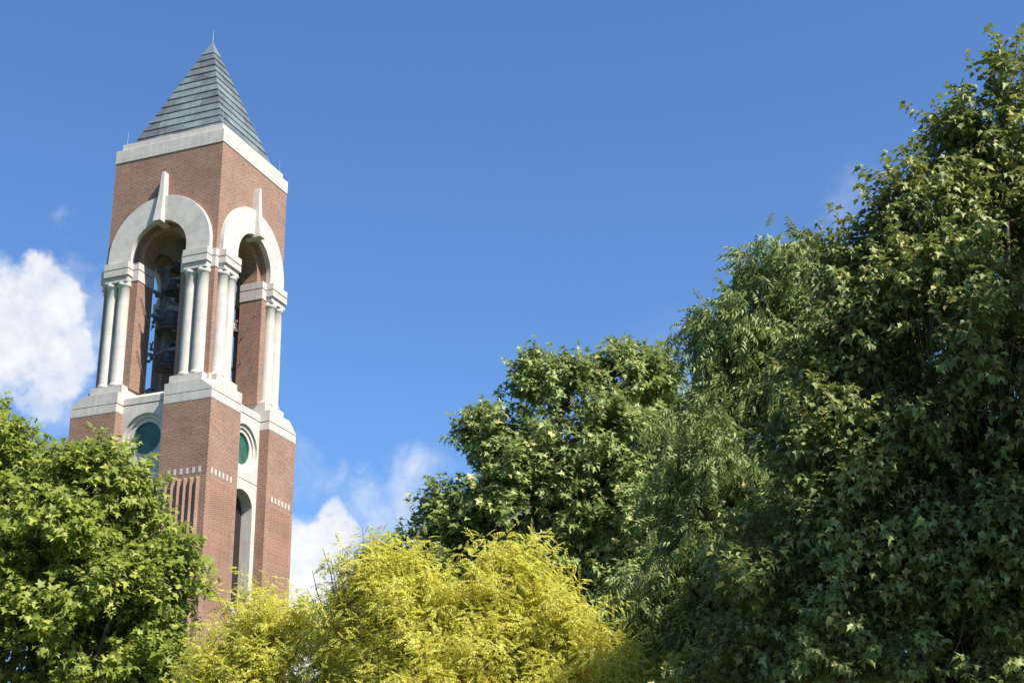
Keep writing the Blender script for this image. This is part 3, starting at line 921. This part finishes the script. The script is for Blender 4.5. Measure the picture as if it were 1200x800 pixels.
BARK = bark_mat('grey_brown_bark', (0.11, 0.085, 0.065))
TWIG_RED = plain_mat('reddish_twig', (0.20, 0.12, 0.075), 0.7, 0, .2)
TWIG_DARK = plain_mat('dark_twig', (0.075, 0.055, 0.04), 0.8, 0, .2)

def lob(Y, lst, shrink=0.0):
    """lobes from (px, py, extra depth, radius m, flatten); the twigs reach beyond the lobe by about `shrink`"""
    out = []
    for l in lst:
        out.append((np.array(at(l[0], l[1], Y + l[2])), max(.22, l[3] - shrink), l[4] if len(l) > 4 else .9))
    return out

# left maple
M_LEAF_A = leaf_shader('bright_maple_leaf', [(0, (0.138, 0.177, 0.022)), (.5, (0.236, 0.280, 0.040)), (.85, (0.352, 0.381, 0.072)), (1, (0.485, 0.470, 0.118))],
                       (0.36, 0.44, 0.05), .5, .3, .40, (0.24, 0.29, 0.12))
b0 = at(40, 800, 22.5)
make_tree('maple_tree', 'bright green maple with lobed leaves in front of the brick tower', 'tree', (b0.x, b0.y), (0.1, 0, 3.4),
          lob(22, [(12, 558, .4, .86), (-40, 535, .6, 1.05), (78, 582, .2, .80), (140, 590, .1, .78), (55, 600, .0, .9), (112, 585, -.1, 1.0), (165, 625, .3, .85), (185, 690, -.2, .75), (60, 650, -.7, 1.05),
                   (130, 720, -.7, 1.05), (-40, 660, -.4, 1.1), (190, 775, 0.2, .80), (50, 770, -.8, 1.1), (150, 830, -.5, 1.1), (-120, 620, .3, 1.3),
                   (-110, 760, .2, 1.4), (60, 690, 1.5, 1.3), (-40, 640, 2.0, 1.4), (130, 700, 1.6, 1.1), (40, 880, 0, 1.2), (-60, 850, 1.2, 1.2)], .24),
          11, M_LEAF_A, BARK, L_MAPLES, .138, 62, .42, .25, .15, .085, .40, .24, twig_r=.006)

# star-leaved tree in the middle
M_LEAF_B = leaf_shader('dark_star_leaf', [(0, (0.119, 0.169, 0.038)), (.55, (0.229, 0.290, 0.066)), (.9, (0.404, 0.432, 0.138)), (1, (0.622, 0.518, 0.173))],
                       (0.26, 0.32, 0.05), .48, .4, .34, (0.25, 0.29, 0.18))
b0 = at(690, 800, 29)
make_tree('star_leaved_tree', 'dense mid-distance tree with dark star-shaped leaves and silvery glints behind the yellow shrubs', 'tree', (b0.x, b0.y), (0, 0, 4.2),
          lob(28, [(735, 452, .2, 1.05), (655, 462, .2, .95), (738, 432, .3, .62), (600, 520, 0, .85), (780, 480, .6, 1.0), (690, 520, -.6, 1.15), (560, 575, 0, .75), (620, 590, -.7, 1.1),
                   (730, 600, -.5, 1.1), (530, 620, .1, .75), (800, 560, .3, 1.2), (482, 655, .3, .62), (455, 680, .4, .5), (520, 600, .2, .6), (590, 505, .1, .75), (560, 680, -.4, 1.05), (650, 690, -.8, 1.2), (740, 710, -.6, 1.2),
                   (770, 455, .3, .7), (640, 455, .2, .7), (700, 610, 1.6, 1.6), (620, 680, 1.6, 1.5), (800, 660, 1, 1.6), (500, 720, .4, .9), (600, 790, 0, 1.3), (720, 800, 0, 1.4), (840, 760, 1, 1.5), (860, 600, 1.4, 1.3), (680, 560, .6, 1.3), (740, 520, .7, 1.2), (600, 640, .6, 1.2), (660, 630, .5, 1.4)], .26),
          23, M_LEAF_B, BARK, L_STARS, .165, 64, .42, .55, .05, .085, .36, .26, twig_r=.006)

# drooping tree with long compound leaves
M_LEAF_C = leaf_shader('drooping_leaflet', [(0, (0.121, 0.175, 0.041)), (.6, (0.199, 0.261, 0.068)), (1, (0.326, 0.396, 0.124))], (0.28, 0.31, 0.06), .48, .4, .34,
                       (0.15, 0.19, 0.09))
PN = [pinnate(5, .055, .42, 1, .55, s, .9, .25) for s in (1, 2, 3)]
b0 = at(880, 800, 17.6)
make_tree('drooping_tree', 'tall tree with long drooping narrow leaflets between the star-leaved tree and the large dark maple', 'tree', (b0.x, b0.y), (0, 0, 3.2),
          lob(17, [(906, 326, 0, .54), (950, 300, .2, .46), (858, 372, .1, .40), (868, 395, 0, .50), (930, 410, -.2, .7), (850, 470, .15, .42), (805, 530, 0, .52), (860, 560, -.3, .75),
                   (800, 620, -.2, .60), (775, 690, -.2, .60), (850, 680, -.5, .9), (780, 770, -.2, .75), (880, 770, -.3, 1.0), (980, 420, .4, .9),
                   (960, 560, .5, 1.1), (860, 640, .8, 1.1), (830, 740, .8, 1.1), (960, 700, .6, 1.2), (770, 840, 0, .9)], .24),
          37, M_LEAF_C, BARK, PN, .29, 38, .40, .25, .55, .12, .30, .17, mode='pinnate', twig_r=.005)

# large dark maple on the right
M_LEAF_D = leaf_shader('dark_lobed_leaf', [(0, (0.116, 0.154, 0.038)), (.6, (0.216, 0.255, 0.067)), (.93, (0.348, 0.371, 0.120)), (1, (0.530, 0.434, 0.129))],
                       (0.26, 0.29, 0.04), .5, .38, .30, (0.13, 0.16, 0.08))
b0 = at(1130, 800, 13.8)
rgs = random.Random(3)
spk = []
for px, py, ln in ((1040, 178, .30), (1068, 165, .26), (1112, 98, .34), (1135, 60, .30), (1172, 48, .32), (1184, 45, .32), (1010, 195, .24), (975, 240, .22), (1088, 150, .26), (1150, 75, .3), (1197, 40, .3)):
    e = at(px, py, 13.0 + rgs.uniform(-.2, .2)); d = Vector((-.25 + rgs.uniform(-.15, .15), 0, 1)).normalized()
    spk.append((np.array(e - d * ln), np.array(d), ln))
make_tree('large_maple_tree', 'large dark green maple with small lobed leaves and upright reddish twigs at the right edge', 'tree', (b0.x, b0.y), (.2, .2, 2.6),
          lob(13, [(1190, 125, .1, .62), (1140, 165, .2, .50), (1100, 235, 0, .60), (1045, 272, .1, .50), (1000, 305, .3, .46), (1150, 260, .3, .7), (1060, 330, .3, .6), (1180, 260, -.2, .75), (1240, 180, .2, .9),
                   (1090, 350, -.2, .7), (1010, 380, .0, .6), (1180, 400, -.5, .8), (950, 430, .3, .5), (1040, 470, -.1, .75), (960, 530, .1, .65), (1130, 520, 0.0, .85), (1230, 480, -.2, .9),
                   (930, 630, .1, .65), (1020, 620, .0, .85), (1140, 660, .1, .9), (890, 720, .1, .65), (980, 740, .0, .85), (1090, 770, .1, .9), (1210, 640, -.1, .9), (1200, 780, 0, .95),
                   (870, 800, .2, .7), (1330, 300, 1.8, 1.2), (1330, 420, 1.6, 1.2), (1330, 640, .2, 1.2), (1100, 480, 1.3, 1.4), (1040, 620, 1.3, 1.4), (1200, 300, 1.2, 1.2), (1170, 640, 1.3, 1.4), (980, 700, 1.2, 1.1)], .20)
          + [(np.array(at(px, py, 13) + sun_dir * t), r, .9) for px, py, t, r in ((1150, 640, 4.8, .95), (1030, 720, 6.3, 1.0))],  # unseen extra lobes, added sunward out of frame to shade the lower crown
          53, M_LEAF_D, BARK, L_FIELDS, .086, 84, .36, .6, .08, .062, .27, .25, twig_r=.0042, twig_mat=TWIG_RED, spikes=spk, upw=.8, sunw=.4)

# two yellow feathery trees
M_LEAF_E = leaf_shader('yellow_green_leaflet', [(0, (0.266, 0.323, 0.048)), (.35, (0.462, 0.480, 0.086)), (.75, (0.708, 0.637, 0.134)), (1, (0.837, 0.725, 0.205))],
                       (0.85, 0.76, 0.08), .55, .25, .45)
PF = [pinnate(5, .065, .30, 1, .30, s, .25, .2) for s in (4, 5, 6)]
b0 = at(310, 800, 17.3)
make_tree('feathery_yellow_tree', 'small yellow-green feathery tree below the foot of the brick tower', 'tree', (b0.x, b0.y), (0, 0, 2.4),
          lob(17, [(288, 742, 0, .40), (268, 775, -.1, .42), (335, 762, -.1, .44), (375, 790, 0, .36), (300, 840, -.2, .8), (380, 850, 0, .7), (240, 850, .1, .5)], .10),
          71, M_LEAF_E, TWIG_DARK, PF, .138, 56, .46, .65, .10, .045, .25, .10, mode='pinnate', twig_r=.004)
b0 = at(560, 800, 16.4)
twigs_ = []
for px, py, qx, qy, dy in ((378, 642, 395, 720, 0), (366, 668, 386, 730, .1), (425, 618, 420, 690, 0), (434, 626, 428, 700, -.1), (402, 640, 410, 720, .1), (388, 655, 402, 725, -.1),
                           (505, 640, 500, 720, .3), (517, 622, 514, 710, .4), (545, 662, 540, 730, .3), (360, 690, 384, 740, 0)):
    twigs_.append((np.array(at(qx, qy, 16.1 + dy)), np.array(at(px, py, 16.05 + dy)), .008))
make_tree('feathery_yellow_tree', 'wider bright yellow feathery tree with bare twigs at its top left', 'tree', (b0.x, b0.y), (0, 0, 2.4),
          lob(16, [(438, 672, .1, .42), (452, 702, -.1, .46), (412, 722, .1, .40), (492, 704, -.1, .44), (520, 745, 0, .42), (592, 672, .1, .36), (590, 712, -.1, .46), (640, 722, -.1, .46), (572, 770, -.4, .66), (478, 775, -.4, .66),
                   (664, 772, -.1, .52), (430, 820, -.2, .7), (550, 840, -.4, .9), (670, 840, -.2, .7), (740, 835, 0, .45), (706, 796, -.1, .42), (780, 832, 0, .38), (520, 800, .5, .9), (620, 800, .4, .8)], .24),
          83, M_LEAF_E, TWIG_DARK, PF, .138, 56, .46, .65, .10, .045, .25, .12, mode='pinnate', twig_r=.004, bare=twigs_)
